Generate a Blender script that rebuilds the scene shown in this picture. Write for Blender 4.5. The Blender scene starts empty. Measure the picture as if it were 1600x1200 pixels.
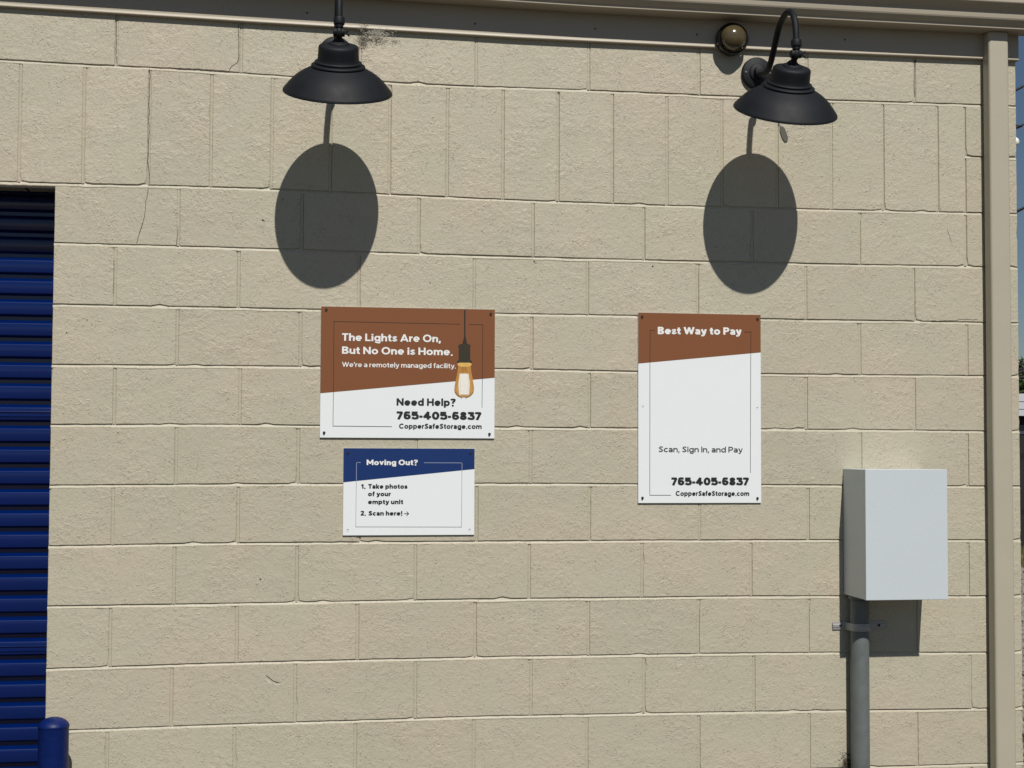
import bpy, bmesh, math, random
from mathutils import Vector, Matrix, noise
random.seed(7)
PI = math.pi
sc = bpy.context.scene
COL = sc.collection

# ------------------------------------------------------------------ camera
GZ = 2.4384                                     # door head height, 12 block courses
CAM = Vector((0.60242, -4.93384, GZ - 0.87907))
FWD = Vector((0.15035663, 0.98765303, 0.04398152)).normalized()
RGT = Vector((0.98857288, -0.15068459, 0.00422016)).normalized()
UPV = RGT.cross(FWD).normalized()
FPX = 2218.0
cd = bpy.data.cameras.new('camera'); cam = bpy.data.objects.new('camera', cd); COL.objects.link(cam)
cd.sensor_width = 36; cd.lens = FPX / 1600 * 36; cd.clip_end = 600; cd.clip_start = 0.05
M = Matrix.Identity(4)
for i in range(3):
    M[i][0] = RGT[i]; M[i][1] = UPV[i]; M[i][2] = -FWD[i]; M[i][3] = CAM[i]
cam.matrix_world = M
sc.camera = cam

# ------------------------------------------------------------------ world and sun
SUN = Vector((0.077, -1.0, 1.114)).normalized()   # towards the sun
w = bpy.data.worlds.new('World'); sc.world = w; w.use_nodes = True
nt = w.node_tree
sky = nt.nodes.new('ShaderNodeTexSky'); sky.sky_type = 'NISHITA'; sky.sun_disc = False
sky.sun_elevation = math.asin(SUN.z)
sky.sun_rotation = math.atan2(SUN.x, SUN.y)
sky.air_density = 1.0; sky.dust_density = 0.25; sky.ozone_density = 3.0; sky.altitude = 250
nt.links.new(sky.outputs[0], nt.nodes['Background'].inputs[0])
nt.nodes['Background'].inputs[1].default_value = 0.05
sd = bpy.data.lights.new('sun', 'SUN'); sd.energy = 5.0; sd.angle = math.radians(0.53); sd.color = (1.0, 0.955, 0.88)
so = bpy.data.objects.new('sun', sd); COL.objects.link(so)
so.rotation_euler = SUN.to_track_quat('Z', 'Y').to_euler(); so.location = (0, -10, 12)
sc.view_settings.view_transform = 'Standard'; sc.view_settings.look = 'None'
sc.view_settings.exposure = -0.34; sc.view_settings.gamma = 1.0
sc.view_settings.use_curve_mapping = False
sc.cycles.use_denoising = True
sc.cycles.max_bounces = 8; sc.cycles.diffuse_bounces = 4

def at(px, py, Y=0.0):
    """point of the vertical plane y = Y seen at a pixel of the 1600x1200 photograph"""
    d = FWD + RGT * ((px - 800) / FPX) - UPV * ((py - 600) / FPX)
    return CAM + d * ((Y - CAM.y) / d.y)

# ------------------------------------------------------------------ helpers
def tag(o, label=None, cat=None, group=None, kind=None):
    if label: o['label'] = label
    if cat: o['category'] = cat
    if group: o['group'] = group
    if kind: o['kind'] = kind
    return o
def empty(name, loc=(0, 0, 0)):
    o = bpy.data.objects.new(name, None); COL.objects.link(o); o.location = loc
    o.empty_display_size = .05
    return o
def link(name, me, parent=None, mat=None, smooth=False):
    o = bpy.data.objects.new(name, me); COL.objects.link(o)
    if mat and not me.materials: me.materials.append(mat)
    if smooth:
        for p in me.polygons: p.use_smooth = True
    if parent:
        o.parent = parent; o.location = -Vector(parent.location)
    return o
def pyobj(name, vs, fs, mat, parent=None, smooth=False):
    me = bpy.data.meshes.new(name); me.from_pydata([tuple(v) for v in vs], [], fs); me.update()
    return link(name, me, parent, mat, smooth)
def bmobj(name, bm, mat, parent=None, smooth=False, angle=None):
    bmesh.ops.recalc_face_normals(bm, faces=bm.faces)
    me = bpy.data.meshes.new(name); bm.to_mesh(me); bm.free()
    o = link(name, me, parent, mat, smooth or angle is not None)
    if angle is not None:
        try: me.set_sharp_from_angle(angle=math.radians(angle))
        except Exception: pass
    return o
def box(bm, x0, x1, y0, y1, z0, z1, bev=0.0, seg=2):
    g = bmesh.ops.create_cube(bm, size=1.0)
    for v in g['verts']:
        v.co = Vector(((x0 + x1) / 2 + v.co.x * (x1 - x0), (y0 + y1) / 2 + v.co.y * (y1 - y0), (z0 + z1) / 2 + v.co.z * (z1 - z0)))
    if bev > 0:
        es = list({e for v in g['verts'] for e in v.link_edges})
        bmesh.ops.bevel(bm, geom=es, offset=bev, segments=seg, profile=.5, affect='EDGES')
def lathe(bm, prof, org, axis, seg=64, cap0=False, cap1=False):
    """prof: list of (radius, height along axis)"""
    axis = Vector(axis).normalized(); org = Vector(org)
    a = axis.orthogonal().normalized(); b = axis.cross(a)
    rings = []
    for r, h in prof:
        if r < 1e-6:
            rings.append([bm.verts.new(org + axis * h)])
        else:
            rings.append([bm.verts.new(org + axis * h + (a * math.cos(2 * PI * k / seg) + b * math.sin(2 * PI * k / seg)) * r) for k in range(seg)])
    for A, B in zip(rings, rings[1:]):
        for k in range(seg):
            k2 = (k + 1) % seg
            if len(A) == 1 and len(B) == 1: continue
            if len(A) == 1: bm.faces.new((A[0], B[k], B[k2]))
            elif len(B) == 1: bm.faces.new((A[k], A[k2], B[0]))
            else: bm.faces.new((A[k], A[k2], B[k2], B[k]))
    if cap0 and len(rings[0]) > 1: bm.faces.new(rings[0][::-1])
    if cap1 and len(rings[-1]) > 1: bm.faces.new(rings[-1])
def catmull(P, n=8):
    P = [Vector(p) for p in P]; Q = [P[0] * 2 - P[1]] + P + [P[-1] * 2 - P[-2]]; out = []
    for i in range(1, len(Q) - 2):
        for k in range(n):
            t = k / n
            out.append(.5 * ((2 * Q[i]) + (Q[i + 1] - Q[i - 1]) * t + (2 * Q[i - 1] - 5 * Q[i] + 4 * Q[i + 1] - Q[i + 2]) * t * t + (3 * Q[i] - Q[i - 1] - 3 * Q[i + 1] + Q[i + 2]) * t ** 3))
    out.append(P[-1]); return out
def tube(bm, P, r, seg=16, cap=True):
    P = [Vector(p) for p in P]; rings = []; n0 = None
    for i, p in enumerate(P):
        t = (P[min(i + 1, len(P) - 1)] - P[max(i - 1, 0)]).normalized()
        n0 = t.orthogonal().normalized() if n0 is None else (n0 - t * n0.dot(t)).normalized()
        b = t.cross(n0); rr = r[i] if isinstance(r, (list, tuple)) else r
        rings.append([bm.verts.new(p + (n0 * math.cos(2 * PI * k / seg) + b * math.sin(2 * PI * k / seg)) * rr) for k in range(seg)])
    for A, B in zip(rings, rings[1:]):
        for k in range(seg): bm.faces.new((A[k], A[(k + 1) % seg], B[(k + 1) % seg], B[k]))
    if cap: bm.faces.new(rings[0][::-1]); bm.faces.new(rings[-1])
def N(x, y=0., z=0.): return noise.noise(Vector((x, y, z)))

# ------------------------------------------------------------------ materials
def newmat(name):
    m = bpy.data.materials.new(name); m.use_nodes = True
    return m, m.node_tree, m.node_tree.nodes['Principled BSDF']
def simple(name, col, rough=.6, metal=0., spec=.5, bump=0., bscale=200., var=0., vscale=8., coat=0.):
    m, t, b = newmat(name)
    b.inputs['Roughness'].default_value = rough; b.inputs['Metallic'].default_value = metal
    b.inputs['Specular IOR Level'].default_value = spec; b.inputs['Coat Weight'].default_value = coat
    b.inputs['Base Color'].default_value = (*col, 1)
    g = t.nodes.new('ShaderNodeNewGeometry')
    if var > 0:
        n = t.nodes.new('ShaderNodeTexNoise'); n.inputs['Scale'].default_value = vscale; n.inputs['Detail'].default_value = 6
        t.links.new(g.outputs['Position'], n.inputs['Vector'])
        mx = t.nodes.new('ShaderNodeMix'); mx.data_type = 'RGBA'
        mx.inputs['A'].default_value = (*[c * (1 - var) for c in col], 1); mx.inputs['B'].default_value = (*[min(1, c * (1 + var)) for c in col], 1)
        t.links.new(n.outputs['Fac'], mx.inputs['Factor']); t.links.new(mx.outputs['Result'], b.inputs['Base Color'])
        mr = t.nodes.new('ShaderNodeMapRange'); mr.inputs['To Min'].default_value = rough * .85; mr.inputs['To Max'].default_value = min(1, rough * 1.15)
        t.links.new(n.outputs['Fac'], mr.inputs['Value']); t.links.new(mr.outputs['Result'], b.inputs['Roughness'])
    if bump > 0:
        n = t.nodes.new('ShaderNodeTexNoise'); n.inputs['Scale'].default_value = bscale; n.inputs['Detail'].default_value = 3
        t.links.new(g.outputs['Position'], n.inputs['Vector'])
        bp = t.nodes.new('ShaderNodeBump'); bp.inputs['Distance'].default_value = bump; bp.inputs['Strength'].default_value = 1
        t.links.new(n.outputs['Fac'], bp.inputs['Height']); t.links.new(bp.outputs['Normal'], b.inputs['Normal'])
    return m

def wall_paint(name, smoothness=1.0):
    m, t, b = newmat(name); L = t.links.new; nd = t.nodes.new
    g = nd('ShaderNodeNewGeometry'); oi = nd('ShaderNodeObjectInfo')
    def noi(scale, detail=2, rough=.5, dist=0., off=None):
        n = nd('ShaderNodeTexNoise'); n.inputs['Scale'].default_value = scale; n.inputs['Detail'].default_value = detail
        n.inputs['Roughness'].default_value = rough; n.inputs['Distortion'].default_value = dist
        L(g.outputs['Position'], n.inputs['Vector']); return n.outputs['Fac']
    def math_(op, a, c=None, clamp=False):
        n = nd('ShaderNodeMath'); n.operation = op; n.use_clamp = clamp
        for i, v in enumerate((a, c)):
            if v is None: continue
            if isinstance(v, (int, float)): n.inputs[i].default_value = v
            else: L(v, n.inputs[i])
        return n.outputs[0]
    def rng(v, a, c, d=0., e=1.):
        n = nd('ShaderNodeMapRange'); n.inputs['From Min'].default_value = a; n.inputs['From Max'].default_value = c
        n.inputs['To Min'].default_value = d; n.inputs['To Max'].default_value = e; L(v, n.inputs['Value']); return n.outputs['Result']
    def mix(f, A, B):
        n = nd('ShaderNodeMix'); n.data_type = 'RGBA'
        for k, v in (('Factor', f), ('A', A), ('B', B)):
            if isinstance(v, tuple): n.inputs[k].default_value = (*v, 1)
            elif isinstance(v, float): n.inputs[k].default_value = v
            else: L(v, n.inputs[k])
        return n.outputs['Result']
    # colour: blotches of slightly greener and pinker paint, a little different on each block
    c1 = mix(rng(noi(3.0, 4), .35, .65), WALL_A, WALL_B)
    c2 = mix(rng(noi(14.0, 3, .6), .5, .75, 0., .28), c1, WALL_C)
    rb = rng(oi.outputs['Random'], 0, 1, .972, 1.02)
    vm = nd('ShaderNodeVectorMath'); vm.operation = 'SCALE'; L(c2, vm.inputs[0]); L(rb, vm.inputs['Scale'])
    # relief: granular block face under thick paint, coarser in patches, open pits here and there
    patch = rng(noi(6.0, 3, .6), .45, .66)
    fine = noi(190, 3, .6, .3)
    mid = noi(62, 2, .5, .5)
    grain = noi(118, 2, .55, .9)
    holes = noi(93, 1.5, .5, 1.4)
    pt = nd('ShaderNodeMapRange'); pt.inputs['From Min'].default_value = .775; pt.inputs['From Max'].default_value = .85
    L(math_('ADD', holes, math_('MULTIPLY', patch, .055)), pt.inputs['Value'])
    pit2 = math_('SUBTRACT', 1.0, pt.outputs['Result'])
    lump = math_('MULTIPLY', rng(grain, .57, .78), rng(noi(17, 2), .40, .62, .25, 1.))
    h = math_('ADD', math_('MULTIPLY', fine, rng(patch, 0, 1, .22, .50)), math_('MULTIPLY', mid, rng(patch, 0, 1, .42, .95)))
    h = math_('ADD', h, math_('MULTIPLY', pit2, .35))
    h = math_('ADD', h, math_('MULTIPLY', lump, .58))
    h = math_('ADD', h, math_('MULTIPLY', noi(9, 2), .4))
    bp = nd('ShaderNodeBump'); bp.inputs['Distance'].default_value = .0034 * smoothness; bp.inputs['Strength'].default_value = 1
    L(h, bp.inputs['Height']); L(bp.outputs['Normal'], b.inputs['Normal'])
    # colour is darker inside the pits
    dk = nd('ShaderNodeVectorMath'); dk.operation = 'SCALE'; L(vm.outputs[0], dk.inputs[0]); L(rng(pit2, 0, 1, .85, 1.), dk.inputs['Scale'])
    L(dk.outputs[0], b.inputs['Base Color'])
    b.inputs['Roughness'].default_value = .50; b.inputs['Specular IOR Level'].default_value = .5
    return m
WALL_A = (.468, .440, .336); WALL_B = (.500, .444, .344); WALL_C = (.450, .444, .352)
m_wall = wall_paint('painted_block'); m_mortar = wall_paint('painted_mortar', .6)
m_trim = simple('trim_metal_paint', (.42, .37, .29), .45, bump=.0003, bscale=60, var=.04, vscale=5)
m_spout = simple('downspout_paint', (.44, .405, .32), .42, bump=.0003, bscale=40, var=.04, vscale=6)
m_blue = simple('blue_door_paint', (.0, .0105, .090), .16, spec=.55, var=.12, vscale=5)
m_bollard = simple('blue_bollard_paint', (.0006, .012, .100), .45, spec=.3, bump=.0016, bscale=70, var=.2, vscale=25)
m_black = simple('black_powder_coat', (.0075, .009, .0125), .62, spec=.32, bump=.0001, bscale=900, var=.15, vscale=30)
m_bracket = simple('shade_inside', (.75, .74, .7), .5)
m_box = simple('grey_enamel', (.575, .63, .67), .36, bump=.0004, bscale=220, var=.02, vscale=4)
m_boxside = m_box
m_galv = simple('galvanised_steel', (.135, .152, .150), .5, metal=.0, spec=.5, bump=.0004, bscale=120, var=.28, vscale=25)
m_strap = simple('strap_steel', (.38, .38, .39), .45, metal=.3, bump=.0003, bscale=200, var=.15, vscale=60)
m_dark = simple('dark_hole', (.008, .007, .006), .8)
m_white = simple('sign_white', (.80, .84, .855), .5, bump=.0002, bscale=400, var=.012, vscale=6)
m_copper = simple('sign_copper', (.210, .079, .030), .55, spec=.3, var=.03, vscale=10, bump=.0002, bscale=400)
m_signblue = simple('sign_blue', (.006, .030, .140), .5, spec=.3, var=.03, vscale=10, bump=.0002, bscale=400)
m_ink = simple('print_black', (.014, .014, .015), .5)
m_wprint = simple('print_white', (.84, .84, .83), .5)
m_lineb = simple('print_dark_brown', (.045, .016, .009), .5)
m_lineg = simple('print_grey', (.06, .06, .065), .5)
m_linel = simple('print_light_line', (.30, .34, .48), .5)
m_linem = simple('print_mid_grey_line', (.22, .23, .24), .5)
m_screw = simple('screw_black', (.012, .012, .012), .5)
m_edge = simple('sign_edge', (.35, .36, .36), .6)

# ------------------------------------------------------------------ ground
def ground_mat():
    m, t, b = newmat('ground_asphalt'); L = t.links.new; nd = t.nodes.new
    g = nd('ShaderNodeNewGeometry')
    n = nd('ShaderNodeTexNoise'); n.inputs['Scale'].default_value = 1.2; n.inputs['Detail'].default_value = 8
    v = nd('ShaderNodeTexVoronoi'); v.inputs['Scale'].default_value = 55
    L(g.outputs['Position'], n.inputs['Vector']); L(g.outputs['Position'], v.inputs['Vector'])
    mx = nd('ShaderNodeMix'); mx.data_type = 'RGBA'; mx.inputs['A'].default_value = (.070, .060, .046, 1); mx.inputs['B'].default_value = (.110, .094, .072, 1)
    L(n.outputs['Fac'], mx.inputs['Factor'])
    m2 = nd('ShaderNodeMix'); m2.data_type = 'RGBA'; m2.blend_type = 'MULTIPLY'; m2.inputs['Factor'].default_value = .5
    bw = nd('ShaderNodeRGBToBW'); L(v.outputs['Color'], bw.inputs[0])
    L(mx.outputs['Result'], m2.inputs['A']); L(bw.outputs[0], m2.inputs['B']); L(m2.outputs['Result'], b.inputs['Base Color'])
    bp = nd('ShaderNodeBump'); bp.inputs['Distance'].default_value = .006; L(v.outputs['Distance'], bp.inputs['Height']); L(bp.outputs['Normal'], b.inputs['Normal'])
    b.inputs['Roughness'].default_value = .9
    return m
tag(pyobj('ground', [(-300, -300, 0), (300, -300, 0), (300, 300, 0), (-300, 300, 0)], [(0, 1, 2, 3)], ground_mat()), kind='structure')

# ------------------------------------------------------------------ the block wall
X_END = 3.263
BED = [
 [(-0.395,2.8538),(-0.122,2.8487),(0.096,2.8475),(0.399,2.8432),(0.454,2.8389),(1.121,2.8295),(1.349,2.8323),(2.174,2.8345),(2.539,2.8355),(3.118,2.8425)],
 [(-0.211,2.4386),(0.102,2.4422),(0.459,2.4425),(0.925,2.4370),(1.344,2.4295),(1.804,2.4273),(2.415,2.4291),(3.111,2.4353)],
 [(-0.207,2.2368),(0.461,2.2342),(1.352,2.2283),(2.021,2.2272),(2.292,2.2290),(3.109,2.2340)],
 [(-0.210,2.0292),(0.464,2.0289),(1.352,2.0253),(1.804,2.0269),(2.291,2.0238),(3.107,2.0263)],
 [(-0.208,1.8266),(0.466,1.8298),(1.353,1.8309),(2.291,1.8239),(3.105,1.8276)],
 [(-0.207,1.6249),(0.415,1.6289),(1.354,1.6259),(2.290,1.6248),(3.108,1.6226)],
 [(-0.205,1.4217),(0.417,1.4260),(1.355,1.4284),(2.289,1.4240),(3.105,1.4194)],
 [(-0.208,1.2193),(0.420,1.2261),(1.356,1.2271),(2.288,1.2262),(3.103,1.2204)],
 [(-0.208,1.0197),(0.422,1.0225),(1.357,1.0265),(2.288,1.0246),(3.109,1.0150)],
 [(-0.211,0.8125),(0.425,0.8218),(1.358,0.8255),(2.287,0.8225),(3.106,0.8092)],
 [(-0.133,0.6083),(0.480,0.6162),(1.358,0.6208),(2.286,0.6143),(3.104,0.6042)],
 [(0,.405),(3.2,.405)], [(0,.2032),(3.2,.2032)]]
def lerpf(P, x):
    if x <= P[0][0]: return P[0][1]
    for (a, b), (c, d) in zip(P, P[1:]):
        if x <= c: return b + (d - b) * (x - a) / (c - a)
    return P[-1][1]
def bedz(k, x):
    """height of the bed joint k (-2 and -1 hidden behind the trim, 0 on top, 13 = ground)"""
    if k == 13: return 0.0
    if k == -1: return 3.046
    if k == -2: return 3.245
    # three-point smoothing of the measured course line plus a slight waviness
    z = (lerpf(BED[k], x - .12) + lerpf(BED[k], x) * 2 + lerpf(BED[k], x + .12)) / 4
    return z + .0012 * N(x * 2.1, k * 3.7)
HEAD = {
 -1: [.19, .60, 1.01, 1.42, 1.83, 2.24, 2.65, 3.05],
 0: [-.0155, .4028, .812, 1.2203, 1.627, 2.035, 2.444, 2.8612],
 1: [-.3268, -.1184, .0971, .3047, .510, .712, .9171, 1.1196, 1.3177, 1.5159, 1.7141, 1.9147, 2.12, 2.329, 2.5358, 2.7363, 2.9492, 3.057],
 2: [.1996, .6168, 1.0213, 1.4269, 1.8295, 2.2323, 2.6423, 3.0572],
 3: [-.0071, .404, .8146, 1.2177, 1.6239, 2.0282, 2.4351, 2.8518],
 4: [.2011, .6156, 1.0200, 1.4238, 1.829, 2.234, 2.6408, 3.058],
 5: [-.0027, .4133, .815, 1.222, 1.6316, 2.033, 2.4354, 2.8507],
 6: [.2026, .6124, 1.018, 1.4207, 1.826, 2.234, 2.6416, 3.0563],
 7: [-.0024, .4119, .82, 1.2311, 1.6324, 2.034, 2.4406, 2.8500],
 8: [.2021, .6124, 1.0178, 1.4176, 1.8227, 2.2247, 2.64, 3.0545],
 9: [-.0042, .4128, .82, 1.2277, 1.6297, 2.0286, 2.4385, 2.849],
 10: [.1995, .6103, 1.0207, 1.4248, 1.8297, 2.234, 2.643, 3.0577],
 11: [-.008, .4093, .8161, 1.2243, 1.6247, 2.0303, 2.44, 2.8499],
 12: [.2, .61, 1.02, 1.425, 1.83, 2.234, 2.643, 3.057],
 13: [-.005, .41, .816, 1.224, 1.625, 2.03, 2.44, 2.85]}
DX0, DX1 = -2.645, -.209                         # the door opening
wall = tag(empty('block_wall', (1.5, 0, 0)), 'long beige painted concrete block wall with a course of upright blocks above the door', 'wall', kind='thing')

def edge_pts(n, f): return [f(i / n) for i in range(n)]
def block(x0, x1, zb, zt, parent, mat, front=0., depth=.19, seed=0.):
    """zb, zt: functions of x; outline gets a ragged chamfer"""
    ny = front + random.uniform(-.0006, .0006); tx = random.uniform(-.0006, .0006)
    w_, h_ = x1 - x0, zt(x0) - zb(x0)
    nx = max(3, int(w_ / .028)); nz = max(3, int(h_ / .028))
    def outline(ins, wob):
        P = []
        for i in range(nx): P.append((x0 + w_ * i / nx, zb(x0 + w_ * i / nx), 0, 1))
        for i in range(nz): P.append((x1, zb(x1) + (zt(x1) - zb(x1)) * i / nz, -1, 0))
        for i in range(nx): P.append((x1 - w_ * i / nx, zt(x1 - w_ * i / nx), 0, -1))
        for i in range(nz): P.append((x0, zt(x0) + (zb(x0) - zt(x0)) * i / nz, 1, 0))
        out = []
        cs = [0, nx, nx + nz, 2 * nx + nz]; cn = [(1, 1), (-1, 1), (-1, -1), (1, -1)]
        for j, (x, z, a, b) in enumerate(P):
            if j in cs: a, b = cn[cs.index(j)]
            d = ins + wob * (N(x * 31 + seed, z * 31) + .6 * N(x * 90 + seed, z * 90))
            if wob and ((j in chips) or (j in cs and cs.index(j) in cchip)): d += chips.get(j, .004)
            out.append((x + a * max(d, 0), z + b * max(d, 0)))
        return out
    per = 2 * (nx + nz)
    chips = {random.randrange(per): random.uniform(.002, .006) for _ in range(random.choice((0, 0, 1, 1, 2)))}
    cchip = [k for k in range(4) if random.random() < .18]
    vs = []; fs = []
    for ins, wob, y in ((0, 0, depth), (0, 0, .006), (.0004, .0006, .0024), (.0016, .0011, .0)):
        for (x, z) in outline(ins, wob):
            vs.append((x, (ny + y + tx * (x - x0) / w_) if y < .1 else y, z))
    n = per
    for r_ in range(3):
        for i in range(n):
            j = (i + 1) % n
            fs.append((r_ * n + i, r_ * n + j, (r_ + 1) * n + j, (r_ + 1) * n + i))
    fs.append(tuple(range(3 * n, 4 * n))); fs.append(tuple(reversed(range(n))))
    return pyobj('block', vs, fs, mat, parent)

mv, mf = [], []
def grid(rows):
    b = len(mv); n = len(rows[0])
    for r in rows: mv.extend(r)
    for i in range(len(rows) - 1):
        for j in range(n - 1):
            a = b + i * n + j; mf.append((a, a + 1, a + n + 1, a + n))
def bed_strip(k, x0, x1):
    n = int((x1 - x0) / .011); R = []
    for i in range(n + 1):
        x = x0 + (x1 - x0) * i / n; z = bedz(k, x)
        a = N(x * 17, k * 5.1); b = N(x * 60, k * 7.3); c = max(0, N(x * 5 + 40, k * 9.1))
        lo = .0066 + .0012 * a + .0012 * b + .0055 * max(0, c - .1)
        pr = -.0004 + .0004 * b - .0020 * max(0, c - .2)
        dp = .0043 + .0012 * a + .0006 * b
        R.append([(x, .010, z + .010), (x, dp, z + .0036), (x, dp * .98, z - .0004 + .0005 * b), (x, dp * .5 + pr * .5, z - lo * .5), (x, pr, z - lo), (x, pr + .0006, z - lo - .0012), (x, .0004, z - lo - .0026), (x, .009, z - .0155)])
    grid(R)
def head_strip(x, k0, k1, zlo=None, zhi=None):
    za = (bedz(k1, x) if zlo is None else zlo) + .0028; zb_ = (bedz(k0, x) if zhi is None else zhi) - .0060
    n = max(4, int((zb_ - za) / .012)); R = []; lv = random.choice((.0012, .0016, .0022, .003)); s = random.uniform(-.0015, .0015)
    for i in range(n + 1):
        z = za + (zb_ - za) * i / n; a = N(z * 25, x * 9); b = N(z * 70, x * 11)
        R.append([(x - .011, .008, z), (x - .0048 + s, lv + .0012 + .0006 * a, z), (x - .001 + s, lv * .55 + .0006 * b, z), (x + .0028 + s, lv * .7 + .0006 * a, z), (x + .0046 + s, lv + .0022, z), (x + .011, .008, z)])
    grid(R)

G = .0045
for k in range(-1, 14):
    h = list(HEAD[k]); step = .2032 if k == 1 else .4064
    zb = (lambda x, k=k: bedz(k, x) + .0032) if k < 13 else (lambda x: 0.0)
    zt = lambda x, k=k: bedz(k - 1, x) - .0062
    x = h[0]
    while x - step > -4.3: x -= step; h.insert(0, x)
    full = k <= 1
    segs = [(-4.3, X_END)] if full else [(-4.3, DX0), (DX1, X_END)]
    for s0, s1 in segs:
        hs = [q for q in h if s0 + .06 < q < s1 - .06]
        xs = [s0] + hs + [s1]
        for i in range(len(xs) - 1):
            a = xs[i] + (G if i else 0); b = xs[i + 1] - (G if i < len(xs) - 2 else 0)
            if k == 1 and i == len(xs) - 2:       # two stacked pieces close the upright course at the corner
                zm = 2.645
                block(a, b, lambda x: zm + .0042, zt, wall, m_wall, seed=k * 7 + i)
                block(a, b, zb, lambda x: zm - .0062, wall, m_wall, seed=k * 7 + i + .5)
                R = []
                for q in range(20):
                    xx = a - .004 + (b - a + .004) * q / 19
                    R.append([(xx, .009, zm + .009), (xx, .0055, zm + .0045), (xx, .0045, zm - .001), (xx, -.0003, zm - .0064), (xx, .007, zm - .0105)])
                grid(R)
            else:
                block(a, b, zb, zt, wall, m_wall, seed=k * 7 + i)
        for q in hs: head_strip(q, k - 1, k)
        if k < 13: bed_strip(k, s0, s1)
bed_strip(-1, -4.3, X_END)
pyobj('mortar', mv, mf, m_mortar, wall, smooth=True)

# marks on the wall: cracks and small holes
def ribbon(pts, wid, Y=-.0006):
    vs, fs = [], []
    P = []
    for a, b in zip(pts, pts[1:]):
        A, B = at(*a, Y), at(*b, Y); n = max(2, int((B - A).length / .008))
        P += [A.lerp(B, i / n) for i in range(n)]
    P.append(at(*pts[-1], Y))
    for i, p in enumerate(P):
        t = (P[min(i + 1, len(P) - 1)] - P[max(0, i - 1)]).normalized(); s = Vector((-t.z, 0, t.x))
        ww = wid * .8 * (.5 + .9 * abs(N(i * .37, p.x * 9))) * (.4 if i in (0, len(P) - 1) else 1)
        p = p + s * (.0022 * N(p.z * 60, p.x * 60, 3) + .0016 * N(p.z * 170, p.x * 170, 9))
        vs += [p - s * ww / 2, p + s * ww / 2]
        if i: b = len(vs); fs.append((b - 4, b - 3, b - 1, b - 2))
    return vs, fs
m_crack = simple('crack_shadow', (.060, .050, .040), .9)
def marks(name, lst, mat):
    vs, fs = [], []
    for v, f in lst:
        b = len(vs); vs += v; fs += [tuple(q + b for q in g) for g in f]
    return pyobj(name, vs, fs, mat, wall)
marks('crack', [ribbon([(233, 106), (235, 118), (233, 150), (233, 200), (231, 250), (233, 270), (233, 289)], .0035),
                ribbon([(232, 292), (227, 322), (225, 343), (217, 366), (213, 381)], .0028)], m_crack)
marks('crack', [ribbon([(372, 37), (373, 60), (373, 88), (371, 98), (362, 104), (358, 110)], .0035), ribbon([(360, 111), (330, 109), (300, 107), (262, 106)], .002)], m_crack)
marks('crack', [ribbon([(182, 30), (182, 60), (181.5, 88), (183, 99)], .0025), ribbon([(1429, 96), (1428.5, 110), (1428.5, 132), (1429, 152)], .003),
                ribbon([(1428, 95), (1431, 95), (1432, 97)], .006)], m_crack)
marks('crack', [ribbon([(1480, 356), (1484, 371), (1487, 381)], .002), ribbon([(178, 406), (178, 430), (177, 460)], .0018), ribbon([(278, 356), (277, 372), (276, 384)], .003),
                ribbon([(1190, 498.5), (1230, 500), (1280, 500.5)], .0012), ribbon([(1455, 501), (1490, 501), (1500, 499.5), (1528, 499)], .0028), ribbon([(1265, 127), (1266, 140)], .001)], m_crack)
def spot(px, py, r, Y=-.0007, n=9):
    c = at(px, py, Y); vs = [c]
    for i in range(n):
        a = 2 * PI * i / n; rr = r * random.uniform(.6, 1.25); vs.append(c + Vector((math.cos(a) * rr, 0, math.sin(a) * rr * .8)))
    return vs, [(0, 1 + i, 1 + (i + 1) % n) for i in range(n)]
marks('pit', [spot(410.5, 344, .0045), spot(413, 345.5, .002), spot(835, 408.5, .0035), spot(837.5, 411, .0022), spot(1020, 416, .0035), spot(677, 184, .0028), spot(672, 442, .0026),
              spot(632, 265, .002), spot(597, 322, .0022), spot(442, 311, .003), spot(1112, 102, .002), spot(1096, 109, .0022), spot(873, 144.5, .0035), spot(104, 520, .003), spot(136, 500, .002),
              spot(172, 652, .002), spot(184, 676, .0025), spot(371, 743, .0025), spot(1435, 201, .0022), spot(1231, 205, .0018), spot(1129, 821, .002), spot(1231, 201, .0012), spot(1286, 362, .0025),
              spot(1028, 1021, .0022), spot(1212, 1157, .002), spot(407, 905, .003), spot(1540, 0, .001)], m_crack)
marks('paint_chip', [ribbon([(415, 1056), (419, 1058), (424, 1062), (431, 1066), (437, 1067)], .005)], m_crack)
marks('paint_chip', [ribbon([(415.5, 1061), (420, 1065), (424, 1069)], .009), ribbon([(426, 1067.5), (433, 1069.5), (439, 1070)], .006)], simple('bare_mortar', (.62, .58, .49), .8))

# side wall round the corner
side = tag(empty('side_wall', (X_END, .2, 0)), 'beige painted block side wall running back from the corner behind the downspout', 'wall', kind='thing')
proto_me = {}
for k in range(-1, 14):
    z0 = (.2032 * (13 - k)) + .005; z1 = z0 + .1932
    if k >= 1: z0 = .2032 * (13 - k) + .005; z1 = z0 + .1932
    if k <= 1: z0 = 2.4384 + (1 - k) * .2032 + .2032 * 0 + .005; z1 = z0 + .1932
    for i in range(9):
        off = 0 if k % 2 else .2032
        y0 = .196 + i * .4064 + off
        if i == 0 and off: y0a, y1a = .196, .196 + .1932
        key = 'b'
        if key not in proto_me:
            bm = bmesh.new(); box(bm, -.19, 0, 0, .3962, 0, .1932, .0025, 1); me = bpy.data.meshes.new('block'); bm.to_mesh(me); bm.free(); me.materials.append(m_wall); proto_me[key] = me
        o = bpy.data.objects.new('block', proto_me[key]); COL.objects.link(o); o.parent = side
        o.location = Vector((X_END, y0, z0)) - side.location
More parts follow.
